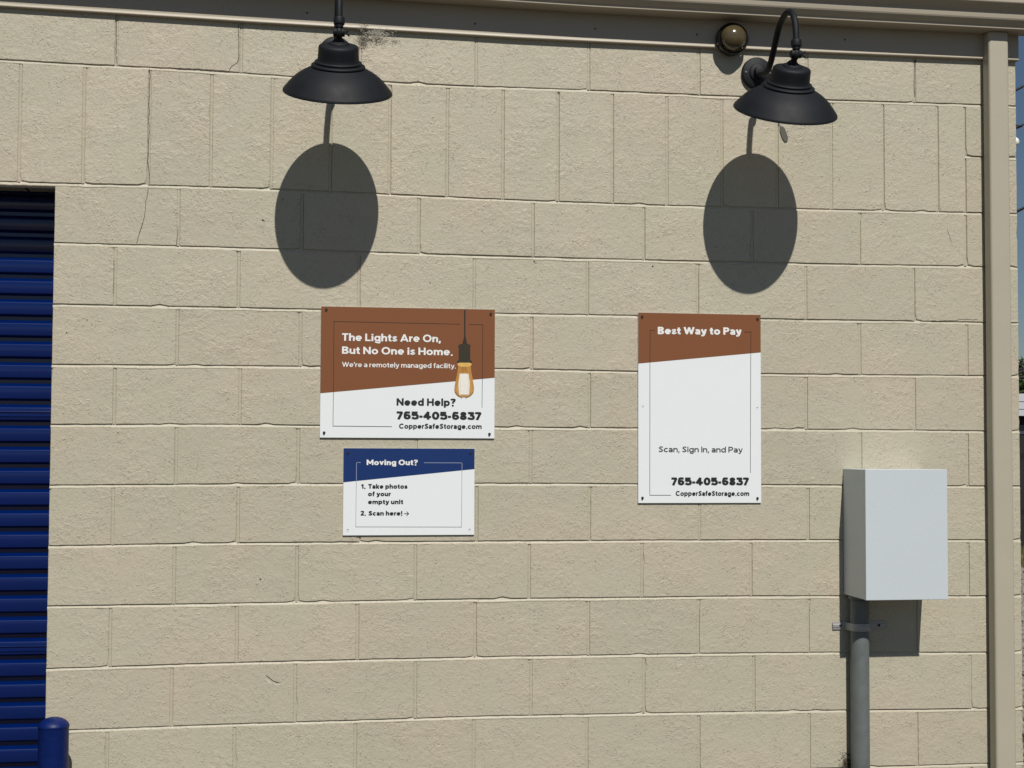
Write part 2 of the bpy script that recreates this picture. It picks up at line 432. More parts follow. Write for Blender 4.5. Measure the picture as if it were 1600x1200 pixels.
bm = bmesh.new(); box(bm, X_END - .18, X_END - .003, .19, 4.1, 0, 3.24); box(bm, X_END - .18, X_END - .0006, .1925, .40, 0, 3.24)
bmobj('mortar', bm, m_mortar, side)
rear = bmesh.new(); box(rear, -4.3, X_END, 4.1, 4.3, 0, 3.24); box(rear, -4.3, -4.1, .2, 4.1, 0, 3.24)
bmobj('rear_wall', rear, m_wall, None); tag(bpy.data.objects['rear_wall'], 'plain beige rear wall of the storage building, hidden behind its front', 'wall', kind='thing')
bm = bmesh.new(); box(bm, -4.4, X_END + .02, -.01, 4.4, 3.25, 3.33, .004, 1)
tag(bmobj('roof', bm, m_trim), 'beige metal edged roof slab over the block wall and gutter', 'roof', kind='thing')

# ------------------------------------------------------------------ roll-up door
door = tag(empty('roll_up_door', ((DX0 + DX1) / 2, .2, 0)), 'blue ribbed metal roll up door recessed in the block wall opening', 'door', kind='thing')
PER = .0733; DY = .2
RB = .0115; RO = .0200
prof = [(-(RB - RB * math.sin(math.radians(b_))), -(RO - RB + RB * math.cos(math.radians(b_)))) for b_ in (78, 66, 54, 44, 36, 28, 20, 12, 4)] + [(-.044, -RO), (-.0470, -.0190), (-.0495, -.0150), (-.0525, -.004), (-.055, .0), (-.0675, .0), (-.0733 - RB * .022, -(RO - RB + RB * .208))]
def slat_mesh(name, pf):
    vs = []; fs = []
    for z, y in pf: vs += [(DX0 - .03, y, z), (DX1 + .03, y, z)]
    for i in range(len(pf) - 1): fs.append((2 * i, 2 * i + 1, 2 * i + 3, 2 * i + 2))
    me = bpy.data.meshes.new(name); me.from_pydata(vs, [], [f[::-1] for f in fs]); me.materials.append(m_blue)
    for p in me.polygons: p.use_smooth = True
    me.set_sharp_from_angle(angle=math.radians(30))
    return me
ms = slat_mesh('slat', prof)
sp = prof[:9] + [(-.0165, -.0200), (-.0180, -.0240), (-.0205, -.0250), (-.0225, -.0235), (-.0245, -.0213), (-.0335, -.0210), (-.0350, -.0235), (-.0370, -.0230), (-.039, -.0200)] + prof[9:]
ms2 = slat_mesh('slat', sp)
zz = 2.132 + 5 * PER + .0
k = 0
while zz > .06:
    me = ms2 if abs(zz - 1.6926 - .0) < .03 or abs(zz - .8863) < .03 else ms
    o = bpy.data.objects.new('slat', me); COL.objects.link(o); o.parent = door; o.location = Vector((0, DY, zz)) - door.location
    zz -= PER; k += 1
bm = bmesh.new(); box(bm, DX0 - .03, DX1 + .03, DY - .018, DY + .02, .004, zz + .0, .003, 1)
bmobj('bottom_bar', bm, m_blue, door)
for xa, xb in ((DX0 - .03, DX0 - .002),):
    bm = bmesh.new(); box(bm, DX0 - .06, DX0 - .004, DY - .03, DY + .03, 0, 2.44); bmobj('guide_rail', bm, m_blue, door)
bm = bmesh.new(); box(bm, DX0 - .1, DX1 + .1, DY + .04, DY + .06, 0, 2.7); bmobj('backing', bm, m_dark, door)

# ------------------------------------------------------------------ trim, gutter, downspout
FZ = [(-4.3, 3.030), (-.39, 3.030), (.45, 3.0165), (1.35, 3.0065), (2.3, 3.0055), (X_END, 3.012)]
FY = -.018
def frieze():
    vs, fs = [], []
    xs = [-4.3, -2, -.39, 0, .45, .9, 1.35, 1.8, 2.3, 2.8, X_END + .004]
    pf = [(.001, .0), (-.003, .0), (-.0155, .0005), (-.0180, .0020), (-.0186, .0045), (-.0172, .0085), (-.0165, .0125), (-.0165, .125)]
    for x in xs:
        z = lerpf(FZ, x); vs += [(x, y, z + d) if d < .1 else (x, y, 3.16) for y, d in pf]
    n = len(pf)
    for i in range(len(xs) - 1):
        for j in range(n - 1): a = i * n + j; fs.append((a, a + 1, a + n + 1, a + n))
    b = len(vs); z = lerpf(FZ, X_END)
    vs += [(X_END + .004, -.0165, z), (X_END + .004, .30, z), (X_END + .004, .30, 3.16), (X_END + .004, -.0165, 3.16)]; fs.append((b, b + 1, b + 2, b + 3))
    return vs, fs
fr = tag(empty('frieze_trim', (1.4, FY, 3.05)), 'beige metal trim band along the top of the wall under the gutter', 'trim')
v, f = frieze(); pyobj('trim_band', v, f, m_trim, fr)
bm = bmesh.new()
for px, py in ((742, 37), (480, 20), (1089, 54), (1320, 62), (930, 45)):
    c = at(px, py, -.0165); lathe(bm, [(.0035, 0), (.0035, .0012), (.002, .002), (0, .002)], c, (0, -1, 0), 10)
bmobj('rivet', bm, m_lineg, fr)
gut = tag(empty('gutter', (1.4, -.1, 3.1)), 'beige metal rain gutter running along the roof edge above the lamps', 'gutter')
GP = [(-.0195, 3.107), (-.0945, 3.107), (-.0965, 3.1085), (-.0975, 3.1165), (-.0995, 3.1185), (-.1065, 3.1240), (-.1135, 3.1305), (-.1175, 3.1350), (-.1200, 3.1400), (-.1215, 3.150), (-.1225, 3.1590), (-.1250, 3.1640), (-.1320, 3.1710), (-.1400, 3.178), (-.1475, 3.184), (-.1515, 3.187), (-.1530, 3.190), (-.1530, 3.210), (-.149, 3.214), (-.140, 3.214)]
vs, fs = [], []
GX = [-4.4, -2.0, -.4, .6, 1.6, 2.6, 3.2, X_END + .11]
for x in GX:
    lift = lerpf([(-4.4, .028), (-.38, .028), (.45, .016), (1.35, .001), (2.2, -.002), (3.2, -.002)], x); sag = .0012 * N(x * 1.3, 5)
    vs += [(x, y + (sag if y < -.05 else 0), z + lift) for y, z in GP]
n = len(GP)
for i in range(len(GX) - 1):
    for j in range(n - 1): a = i * n + j; fs.append((a, a + 1, a + n + 1, a + n))
pyobj('gutter_channel', vs, fs, m_trim, gut)
b0 = [(GX[-1], y, z) for y, z in GP] + [(GX[-1], -.0195, 3.214)]
pyobj('end_cap', b0 + [(x - .0, y, z) for x, y, z in b0[:0]], [tuple(range(len(b0)))], m_trim, gut)
bm = bmesh.new(); box(bm, -4.4, X_END + .115, -.0190, .01, 3.162, 3.243); bmobj('back_flange', bm, m_trim, gut)
bm = bmesh.new(); box(bm, -4.4, X_END + .13, -.158, -.02, 3.244, 3.252, .002, 1); bmobj('drip_edge', bm, m_trim, gut)

dsp = tag(empty('downspout', (3.165, -.03, 0)), 'beige rectangular downspout running down the right hand corner of the block wall', 'downspout')
def spout(bm, x0, x1, y0, y1, z0, z1, r=.009, ribs=True):
    P = []
    cs = [(x0 + r, y0 + r, PI, 1.5 * PI), (x1 - r, y0 + r, 1.5 * PI, 2 * PI), (x1 - r, y1 - r, 0, .5 * PI), (x0 + r, y1 - r, .5 * PI, PI)]
    for ci, (cx, cy, a0, a1) in enumerate(cs):
        for k in range(7):
            a = a0 + (a1 - a0) * k / 6; P.append((cx + r * math.cos(a), cy + r * math.sin(a)))
        if ci == 0 and ribs:                       # shallow ribs on the front face
            for q in range(1, 24):
                x = x0 + r + (x1 - x0 - 2 * r) * q / 24; P.append((x, y0 - (.0007 if q % 4 in (1, 2) else 0)))
    rings = []
    nz = 12
    for i in range(nz + 1):
        z = z0 + (z1 - z0) * i / nz; dx = .0008 * N(z * 2.2, 8)
        rings.append([bm.verts.new((x + dx, y, z)) for x, y in P])
    for A, B in zip(rings, rings[1:]):
        for k in range(len(P)): bm.faces.new((A[k], A[(k + 1) % len(P)], B[(k + 1) % len(P)], B[k]))
bm = bmesh.new(); spout(bm, 3.1255, 3.2035, -.062, -.008, .12, 3.1005); bmobj('pipe', bm, m_spout, dsp, smooth=True)
bm = bmesh.new(); spout(bm, 3.1285, 3.2005, -.059, -.011, 3.09, 3.118, ribs=False); bmobj('outlet_collar', bm, m_trim, dsp, smooth=True)
bm = bmesh.new(); c = at(1570, 46, -.0625); lathe(bm, [(.0045, -.002), (.0045, .0015), (.003, .003), (0, .003)], c, (0, -1, 0), 10); bmobj('screw', bm, m_lineg, dsp)
for zc in (.45, 2.2):
    pass
bm = bmesh.new(); box(bm, 3.118, 3.211, -.0645, -.0, .30, .33, .001, 1); bmobj('strap', bm, m_spout, dsp)
bm = bmesh.new()
P = [(3.1645, -.035, .125), (3.1645, -.04, .08), (3.1645, -.09, .045), (3.1645, -.22, .035)]
for i in range(3):
    a, b = Vector(P[i]), Vector(P[i + 1])
box(bm, 3.126, 3.203, -.24, -.01, .03, .085, .006, 2); box(bm, 3.1262, 3.2028, -.0618, -.0085, .07, .125, .004, 1); bmobj('elbow', bm, m_spout, dsp)

# ------------------------------------------------------------------ gooseneck lamps
def make_lamp(c, tilt, label, cx, cz):
    X = c[0]
    t = tag(empty('gooseneck_lamp', (X, 0, c[2])), label, 'wall lamp', 'black gooseneck lamps on the block wall')
    n = Vector((0, -math.sin(tilt), math.cos(tilt))); C = Vector(c)
    # shade: outer skin and inner skin
    bm = bmesh.new()
    outer = [(.1765, .0035), (.1775, .0015), (.178, .0), (.1775, -.0018), (.1755, -.0022)]
    sh = [(.1765, .004), (.1745, .0068), (.170, .0120), (.160, .0240), (.150, .0352), (.143, .0422), (.135, .0490), (.127, .0552), (.118, .0610), (.110, .0656), (.102, .0698), (.092, .0752), (.0845, .0790)]
    inner = [(r - .003, h - .003) for r, h in sh]
    lathe(bm, [(.1735, -.0010)] + outer[::-1] + sh, C, n, 96)
    o = bmobj('shade', bm, m_black, t, angle=50)
    bm = bmesh.new(); lathe(bm, [(.1735, -.0010)] + inner + [(0, .078)], C, n, 64); bmobj('reflector', bm, m_bracket, t, smooth=True)
    bm = bmesh.new()
    beads = [(.0835, .0785), (.0865, .0805), (.0875, .0835), (.0862, .0865), (.0825, .0885), (.0775, .0890), (.0745, .0895), (.0745, .0915), (.0762, .0940), (.0755, .0970), (.0725, .0990), (.0685, .0995)]
    lathe(bm, beads, C, n, 96); bmobj('ring_bead', bm, m_black, t, smooth=True)
    bm = bmesh.new()
    cap = [(.0685, .0985), (.0672, .1010), (.0662, .110), (.0650, .130), (.0645, .1410), (.0630, .1462), (.0595, .1497), (.052, .1520), (.040, .1535), (.034, .1538), (.034, .1560), (.0325, .1580), (.0290, .1590), (.0270, .1595), (.0235, .1620), (.019, .1635)]
    lathe(bm, cap, C, n, 96, cap1=True); bmobj('cap', bm, m_black, t, angle=60)
    bm = bmesh.new(); lathe(bm, [(.055, .105), (.055, .02), (.05, .012), (.0, .010)], C, n, 32); bmobj('lens', bm, simple('lamp_lens', (.6, .6, .55), .4) if 'lamp_lens' not in bpy.data.materials else bpy.data.materials['lamp_lens'], t, smooth=True)
    # swivel
    S0 = C + n * .160; S1 = Vector((X, -.4145, 2.8805))
    bm = bmesh.new(); d = (S1 - S0)
    lathe(bm, [(.0205, .0), (.017, .006), (.012, .012), (.0105, .020), (.0125, d.length * .75)], S0, d, 24)
    bmesh.ops.create_uvsphere(bm, u_segments=24, v_segments=16, radius=.0165, matrix=Matrix.Translation(S1) @ Matrix.Diagonal((.85, 1, 1.15, 1)))
    lathe(bm, [(.0, -.0185), (.0125, -.0185), (.0135, -.0165), (.0135, .0165), (.0125, .0185), (0, .0185)], S1, (1, 0, 0), 24)
    bmobj('swivel', bm, m_black, t, smooth=True, angle=40)
    bm = bmesh.new()   # wing screw
    tube(bm, [S1 + Vector((.016, 0, 0)), S1 + Vector((.024, 0, 0))], .003, 8)
    for s in (1, -1):
        tube(bm, [S1 + Vector((.0215, 0, 0)), S1 + Vector((.0275, 0, .005 * s)), S1 + Vector((.0325, 0, .0105 * s)), S1 + Vector((.0335, 0, .0115 * s))], [.0025, .0034, .003, .0012], 8)
    bmobj('wing_screw', bm, m_black, t, smooth=True)
    # coupling and arm
    T = Vector((X, -.4185, 2.915))
    bm = bmesh.new(); lathe(bm, [(.0105, -.0215), (.013, -.0205), (.0135, -.0135), (.0150, -.0125), (.0172, -.010), (.0178, -.007), (.0178, .0095), (.0165, .0125), (.0115, .0135)], T, (0, 0, 1), 28)
    bmobj('coupling', bm, m_black, t, angle=45)
    A = [(X, -.012, cz), (X, -.045, cz - .013), (X, -.085, cz - .022), (X, -.118, cz - .022), (X, -.147, 2.911), (X, -.176, 2.938), (X, -.207, 2.975), (X, -.243, 3.016), (X, -.281, 3.0375), (X, -.318, 3.0465), (X, -.352, 3.0435), (X, -.384, 3.0255), (X, -.405, 2.997), (X, -.4145, 2.965), (X, -.418, 2.925)]
    bm = bmesh.new(); tube(bm, catmull(A, 6), .0108, 20); bmobj('arm', bm, m_black, t, smooth=True)
    bm = bmesh.new()
    lathe(bm, [(.0575, .001), (.0580, .003), (.0580, .013), (.0565, .0165), (.0535, .0185), (.036, .0195), (.0335, .0205), (.0325, .0240), (.0300, .0262), (.019, .0275), (.0185, .040), (.0170, .046), (.0125, .048), (0, .048)], (X, 0, cz), (0, -1, .0), 64)
    bmobj('wall_plate', bm, m_black, t, angle=35)
    for s in (-1, 1):
        bm = bmesh.new(); lathe(bm, [(.0042, -.001), (.0042, .001), (.003, .0025), (0, .003)], (X + s * .045, -.0188, cz), (0, -1, 0), 12); bmobj('screw', bm, m_galv, t, smooth=True)
    return t
make_lamp((.726, -.3195, 2.712), math.radians(26), 'black gooseneck lamp above the sign with the light bulb picture, beside the dusty cobweb', 0, 2.925)
make_lamp((2.2505, -.307, 2.713), math.radians(28), 'black gooseneck lamp beside the round bronze glass light, its curved arm and wall plate showing', 0, 2.921)

# cast shadow under the right lamp built as a flat grey patch, with a thread
shad = tag(empty('shadow_patch', (2.34, -.012, 2.70)), 'small cast shadow built as a grey patch with a thread under the right hand lamp', 'shadow patch')
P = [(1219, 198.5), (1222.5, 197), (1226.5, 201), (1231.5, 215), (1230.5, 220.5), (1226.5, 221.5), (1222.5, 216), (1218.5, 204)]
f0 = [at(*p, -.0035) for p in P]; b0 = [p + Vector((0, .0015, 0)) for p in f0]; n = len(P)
pyobj('shadow_shape', f0 + b0, [tuple(range(n)), tuple(reversed(range(n, 2 * n)))] + [(i, i + n, (i + 1) % n + n, (i + 1) % n) for i in range(n)], simple('shadow_grey', (.11, .105, .09), .8), shad)
bm = bmesh.new(); tube(bm, [at(1214, 180, -.0035), at(1217, 192, -.0035), at(1220.5, 199, -.004)], .0012, 6); bmobj('shadow_thread', bm, m_galv, shad)

# ------------------------------------------------------------------ round bronze glass light
sl = tag(empty('round_light', (2.148, -.02, 3.035)), 'round black rimmed light with bronze glass dome on the trim', 'light')
c = Vector((2.148, -.0165, 3.0345))
bm = bmesh.new(); lathe(bm, [(.056, 0), (.058, .002), (.058, .030), (.0565, .034), (.053, .036), (.050, .0345)], c, (0, -1, .0), 64); bmobj('housing', bm, simple('gloss_black', (.008, .008, .008), .25), sl, angle=40)
m, t_, b_ = newmat('bronze_glass'); b_.inputs['Base Color'].default_value = (.155, .12, .065, 1); b_.inputs['Roughness'].default_value = .16; b_.inputs['Metallic'].default_value = .0
b_.inputs['Coat Weight'].default_value = .5; b_.inputs['Coat Roughness'].default_value = .08
nn = t_.nodes.new('ShaderNodeTexNoise'); nn.inputs['Scale'].default_value = 35; gg = t_.nodes.new('ShaderNodeNewGeometry'); t_.links.new(gg.outputs['Position'], nn.inputs['Vector'])
mm = t_.nodes.new('ShaderNodeMix'); mm.data_type = 'RGBA'; mm.inputs['A'].default_value = (.060, .046, .020, 1); mm.inputs['B'].default_value = (.11, .086, .042, 1)
t_.links.new(nn.outputs['Fac'], mm.inputs['Factor']); t_.links.new(mm.outputs['Result'], b_.inputs['Base Color'])
bm = bmesh.new(); lathe(bm, [(.0475 * math.cos(a * PI / 32), .034 + .040 * math.sin(a * PI / 32)) for a in range(17)], c, (0, -1, 0), 64)
bmobj('glass_dome', bm, m, sl, smooth=True)

# ------------------------------------------------------------------ signs
Y_S = -.0068
def quad(pts, Y, name, mat, parent):
    vs = [at(px, py, Y) for px, py in pts]
    return pyobj(name, vs, [tuple(reversed(range(len(vs))))], mat, parent)
def lines(segs, wid, Y, name, mat, parent):
    for (a, b) in segs:
        A, B = at(*a, Y), at(*b, Y); t = (B - A).normalized(); s = Vector((-t.z, 0, t.x)) * wid / 2
        vs = [A - s - t * wid / 2, B - s + t * wid / 2, B + s + t * wid / 2, A + s - t * wid / 2]
        pyobj(name, vs, [(0, 1, 2, 3)], mat, parent)
def glyphs(w):
    """geometric sans, strokes of width w, capital height 1; returns char -> (width, strokes)"""
    h = w / 2; X = .72; g = {}
    def E(cx, cy, rx, ry, a0=0, a1=360, n=28):
        rx -= h; ry -= h; m = max(4, int(n * abs(a1 - a0) / 360)); closed = abs(a1 - a0) == 360
        P = [(cx + rx * math.cos(math.radians(a0 + (a1 - a0) * i / m)), cy + ry * math.sin(math.radians(a0 + (a1 - a0) * i / m))) for i in range(m + 1)]
        return ('c', P[:-1]) if closed else ('o', P)
    def Lp(*p): return ('o', list(p))
    def C(*p):
        q = catmull([(a_, b_, 0) for a_, b_ in p], 5); return ('o', [(v.x, v.y) for v in q])
    def dot(x, y): r = max(h * 1.12, .09); return ('d', (x, y + r - h, r))
    # lower case
    g['o'] = (.70, [E(.35, X / 2, .35, X / 2 + .01)])
    g['c'] = (.60, [E(.345, X / 2, .345, X / 2 + .01, 48, 312)])
    g['e'] = (.68, [E(.34, X / 2, .34, X / 2 + .01, 0, 318), Lp((h + .02, X / 2 - .01), (.68 - h * .2, X / 2 - .01))])
    g['a'] = (.58, [C((.07, X - h - .06), (.17, X - h * .98), (.30, X - h), (.44, X - h - .05), (.58 - h, X * .58)), Lp((.58 - h, X * .60), (.58 - h, 0)), E(.27, .215, .27, .225)])
    g['n'] = (.62, [Lp((h, 0), (h, X)), C((h, X * .52), (.15 + h * .3, X - h - .07), (.33, X - h), (.52 - h * .1, X - h - .08), (.62 - h, X * .56), (.62 - h, X * .4), (.62 - h, 0))])
    g['h'] = (.62, [Lp((h, 0), (h, 1.02)), g['n'][1][1]])
    g['m'] = (.98, [Lp((h, 0), (h, X)), C((h, X * .52), (.14 + h * .2, X - h - .06), (.28, X - h), (.43, X - h - .08), (.49, X * .54), (.49, X * .4), (.49, 0)), C((.49, X * .52), (.51 + h * .3, X - h - .06), (.70, X - h), (.88 - h * .1, X - h - .08), (.98 - h, X * .54), (.98 - h, X * .4), (.98 - h, 0))])
    g['u'] = (.62, [C((h, X), (h, X * .62), (h, X * .42), (.10, h + .08), (.28, h), (.46, h + .07), (.62 - h, X * .45)), Lp((.62 - h, X), (.62 - h, 0))])
    g['r'] = (.38, [Lp((h, 0), (h, X)), C((h, X * .5), (.14 + h * .2, X - h - .07), (.26, X - h - .01), (.38, X - h))])
    g['i'] = (w * 1.1, [Lp((w * .55, 0), (w * .55, X)), dot(w * .55, .87)])
    g['l'] = (w, [Lp((h, 0), (h, 1.02))])
    g['t'] = (.40, [C((.19, .92), (.19, .6), (.19, .32), (.20, .16), (.27, h), (.40, h + .01)), Lp((0, X - h), (.39, X - h))])
    g['f'] = (.40, [C((.19, 0), (.19, .45), (.19, .72), (.22, .93), (.31, 1.02 - h), (.41, 1.02 - h)), Lp((0, X - h), (.38, X - h))])
    g['k'] = (.60, [Lp((h, 0), (h, 1.02)), Lp((h + .05, .24), (.56 - h * .3, X)), Lp((.22, .36), (.60 - h * .6, 0))])
    g['d'] = (.68, [E(.34, X / 2, .34, X / 2 + .01), Lp((.68 - h, 0), (.68 - h, 1.02))])
    g['p'] = (.68, [E(.34, X / 2, .34, X / 2 + .01), Lp((h, -.24), (h, X))])
    g['g'] = (.68, [E(.34, X / 2 + .01, .34, X / 2), C((.68 - h, X), (.68 - h, .2), (.68 - h, .02), (.56, -.19 + h * .2), (.34, -.26 + h), (.10, -.17 + h))])
    g['s'] = (.52, [C((.47, X - h - .07), (.28, X - h), (.09 + h * .3, X * .73), (.26, X * .5), (.45 - h * .2, X * .27), (.25, h), (.03, h + .08))])
    g['v'] = (.62, [Lp((h * .8, X), (.31, h * .9), (.62 - h * .8, X))])
    g['y'] = (.62, [Lp((h * .8, X), (.325, .06)), C((.62 - h * .8, X), (.40, .18), (.28, -.10), (.18, -.25 + h), (.03, -.24 + h))])
    # capitals
    g['T'] = (.66, [Lp((0, 1 - h), (.66, 1 - h)), Lp((.33, 1 - h), (.33, 0))])
    g['L'] = (.58, [Lp((h, 1), (h, h), (.58, h))])
    g['A'] = (.86, [Lp((h * .7, 0), (.43, 1 - h * .5), (.86 - h * .7, 0)), Lp((.20, .27), (.66, .27))])
    g['O'] = (.94, [E(.47, .5, .47, .51)])
    g['C'] = (.84, [E(.46, .5, .46, .51, 42, 318)])
    g['B'] = (.70, [Lp((h, 0), (h, 1)), ('o', [(h, 1 - h), (.36, 1 - h)] + E(.36, .745, .30, .255, 90, -90)[1][1:-1] + [(.36, .52 - h * .1), (h, .52 - h * .1)]), ('o', [(h, .52), (.40, .52)] + E(.40, .27, .30, .27, 90, -90)[1][1:-1] + [(.40, h), (h, h)])])
    g['N'] = (.80, [Lp((h, 0), (h, 1)), Lp((h, 1 - h * .6), (.80 - h, h * .6)), Lp((.80 - h, 0), (.80 - h, 1))])
    g['H'] = (.78, [Lp((h, 0), (h, 1)), Lp((.78 - h, 0), (.78 - h, 1)), Lp((h, .5), (.78 - h, .5))])
    g['M'] = (.98, [Lp((h, 0), (h, 1)), Lp((h, 1 - h * .5), (.49, .18 + h), (.98 - h, 1 - h * .5)), Lp((.98 - h, 0), (.98 - h, 1))])
    g['W'] = (1.18, [Lp((h * .7, 1), (.335, h * .7), (.59, 1 - h * .7), (.845, h * .7), (1.18 - h * .7, 1))])
    g['I'] = (w, [Lp((h, 0), (h, 1))])
    g['P'] = (.68, [Lp((h, 0), (h, 1)), ('o', [(h, 1 - h), (.36, 1 - h)] + E(.36, .68, .32, .32, 90, -90)[1][1:-1] + [(.36, .36 + h), (h, .36 + h)])])
    g['S'] = (.66, [C((.60, 1 - h - .10), (.36, 1 - h + .005), (.10 + h * .4, .75), (.35, .51), (.58 - h * .2, .26), (.32, h - .005), (.04, h + .11))])
    # figures
    g['0'] = (.72, [E(.36, .5, .36, .51)])
    g['1'] = (.36, [Lp((0, .80 - h), (.36 - h, 1 - h * .9), (.36 - h, 0))])
    g['2'] = (.62, [C((.05, .80), (.16, .95 - h * .6), (.32, 1 - h), (.50, .93 - h * .5), (.53 - h * .2, .70), (.38, .44), (.08, h)), Lp((.02, h), (.62, h))])
    g['3'] = (.64, [Lp((.04, 1 - h), (.56, 1 - h), (.30, .60)), C((.24, .58 - h * .2), (.42, .585 - h * .2), (.59 - h * .2, .44), (.56 - h * .1, .17), (.30, h), (.02, h + .10))])
    g['4'] = (.72, [Lp((.56 - h, 0), (.56 - h, 1 - h * .5), (.06, .29), (.06, .23 + h * .4)), Lp((.04, .20 + h), (.72, .20 + h))])
    g['5'] = (.64, [Lp((.58, 1 - h), (.13, 1 - h), (.11, .50)), C((.10, .52), (.32, .62 - h * .2), (.55 - h * .1, .52), (.56 - h * .1, .20), (.30, h), (.03, h + .09))])
    g['6'] = (.68, [E(.34, .33, .34, .335), C((.60, .91 - h * .2), (.42, 1 - h), (.22, .90 - h * .2), (.07 + h * .5, .65), (h + .0, .34))])
    g['7'] = (.62, [Lp((.02, 1 - h), (.52, 1 - h), (.20, 0))])
    g['8'] = (.66, [E(.33, .745, .29, .265), E(.33, .28, .33, .29)])
    g['-'] = (.36, [Lp((.03, .36), (.33, .36))])
    g['.'] = (w * 1.2, [dot(w * .6, h * .2)])
    g[','] = (w * 1.2, [Lp((w * .72, w * .95), (w * .25, -.17))])
    g["'"] = (w * 1.1, [Lp((w * .55, 1.0), (w * .55, .66))])
    g['!'] = (w * 1.2, [Lp((w * .6, 1), (w * .6, .34)), dot(w * .6, h * .2)])
    g['?'] = (.56, [C((.04, .82), (.15, .96 - h * .6), (.29, 1 - h), (.46, .92 - h * .4), (.44, .68), (.29, .54), (.26, .33)), dot(.26, h * .2)])
    g[' '] = (.24, [])
    return g
def text(s, a, b, cap, Y, mat, parent, w=.2, name='lettering'):
    """printed line: ink runs from pixel a to pixel b along the baseline; cap = height of a capital in pixels"""
    g = glyphs(w); h = w / 2; gap = .115 - w * .16
    x = 0; V, F = [], []; lay = 0
    def put(p): V.append((p[0], p[1], lay)); return len(V) - 1
    for ch in s:
        wd, st = g[ch]
        for kind, P in st:
            lay += 1
            if kind == 'd':
                cx, cy, r = P; n = 14; b0 = len(V)
                for i in range(n): put((x + cx + r * math.cos(2 * PI * i / n), cy + r * math.sin(2 * PI * i / n)))
                F.append(tuple(range(b0, b0 + n))); continue
            sub_ = [P]
            if kind == 'o':
                sub_ = [[P[0]]]
                for i in range(1, len(P)):
                    sub_[-1].append(P[i])
                    if i < len(P) - 1:
                        u1 = Vector((P[i][0] - P[i - 1][0], P[i][1] - P[i - 1][1])); u2 = Vector((P[i + 1][0] - P[i][0], P[i + 1][1] - P[i][1]))
                        if u1.length > .1 and u2.length > .1 and u1.normalized().dot(u2.normalized()) < -.15:
                            e1 = u1.normalized() * h * .35; e2 = u2.normalized() * h * .35
                            sub_[-1][-1] = (P[i][0] + e1.x, P[i][1] + e1.y); sub_.append([(P[i][0] - e2.x, P[i][1] - e2.y)])
            for P in sub_:
              lay += 1; m = len(P); ids = []
              for i in range(m):
                  if kind == 'c': p0, p1, p2 = P[i - 1], P[i], P[(i + 1) % m]
                  else: p0, p1, p2 = P[max(i - 1, 0)], P[i], P[min(i + 1, m - 1)]
                  d1 = Vector((p1[0] - p0[0], p1[1] - p0[1])); d2 = Vector((p2[0] - p1[0], p2[1] - p1[1]))
                  if d1.length < 1e-6: d1 = d2
                  if d2.length < 1e-6: d2 = d1
                  d1.normalize(); d2.normalize(); t = d1 + d2
                  t = t.normalized() if t.length > .05 else d1
                  nrm = Vector((-t.y, t.x)); k = h / max(.66, nrm.dot(Vector((-d1.y, d1.x))))
                  ids.append((put((x + p1[0] - nrm.x * k, p1[1] - nrm.y * k)), put((x + p1[0] + nrm.x * k, p1[1] + nrm.y * k))))
              rng_ = range(m) if kind == 'c' else range(m - 1)
              for i in rng_: A_, B_ = ids[i], ids[(i + 1) % m]; F.append((A_[0], B_[0], B_[1], A_[1]))
        x += wd + (gap if ch != ' ' else 0) + (gap * .4 if ch == ' ' else 0)
    A, B = at(*a, Y), at(*b, Y); x0 = min(v[0] for v in V); x1 = max(v[0] for v in V)
    hz = at(a[0], a[1] - cap, Y).z - A.z; sx = (B.x - A.x) / (x1 - x0)
    vs = [(A.x + (u - x0) * sx, Y - .0000025 * (l % 60), A.z + (B.z - A.z) * (u - x0) / (x1 - x0) + v * hz) for u, v, l in V]
    return pyobj(name, vs, F, mat, parent)
def sign(corners, label, band, bandmat):
    P = [at(*c, Y_S) for c in corners]
    x0 = (P[0].x + P[3].x) / 2; x1 = (P[1].x + P[2].x) / 2; z1 = (P[0].z + P[1].z) / 2; z0 = (P[2].z + P[3].z) / 2
    t = tag(empty('sign', ((x0 + x1) / 2, Y_S, (z0 + z1) / 2)), label, 'sign')
    bm = bmesh.new(); box(bm, x0, x1, Y_S, Y_S + .004, z0, z1, .0006, 1); bmobj('panel', bm, m_white, t)
    def zat(p): return at(*p, Y_S).z
    e = .0003
    za, zb = zat(band[0]), zat(band[1])
    pyobj('colour_band', [(x0 + e, Y_S - .0005, za), (x1 - e, Y_S - .0005, zb), (x1 - e, Y_S - .0005, z1 - e), (x0 + e, Y_S - .0005, z1 - e)], [(0, 1, 2, 3)], bandmat, t)
    return t
def screws(t, pts, px, r=.0048, white=False):
    for p in pts:
        c = at(*px(*p), Y_S)
        bm = bmesh.new(); lathe(bm, [(r, -.001), (r, .0012), (r * .75, .0026), (r * .3, .0030), (0, .0030)], c, (0, -1, 0), 12)
        box(bm, c.x - r * .8, c.x + r * .5, c.y - .0028, c.y, c.z - r * 1.35, c.z - r * .6, .0003, 1)
        bmobj('screw', bm, m_screw, t)
def hole(t, pts, px, r=.0038):
    for p in pts:
        c = at(*px(*p), Y_S - .0006); vs = []; n = 14
        for i in range(n): a = 2 * PI * i / n; vs.append(c + Vector((math.cos(a) * r, -.0003, math.sin(a) * r)))
        pyobj('screw_hole', vs, [tuple(reversed(range(n)))], m_wprint, t)
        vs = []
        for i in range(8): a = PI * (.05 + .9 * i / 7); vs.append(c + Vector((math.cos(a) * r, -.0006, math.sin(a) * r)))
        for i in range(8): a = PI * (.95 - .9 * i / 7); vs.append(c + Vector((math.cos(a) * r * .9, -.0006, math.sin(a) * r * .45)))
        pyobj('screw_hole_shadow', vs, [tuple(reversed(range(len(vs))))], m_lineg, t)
YL, YT = Y_S - .0009, Y_S - .0013
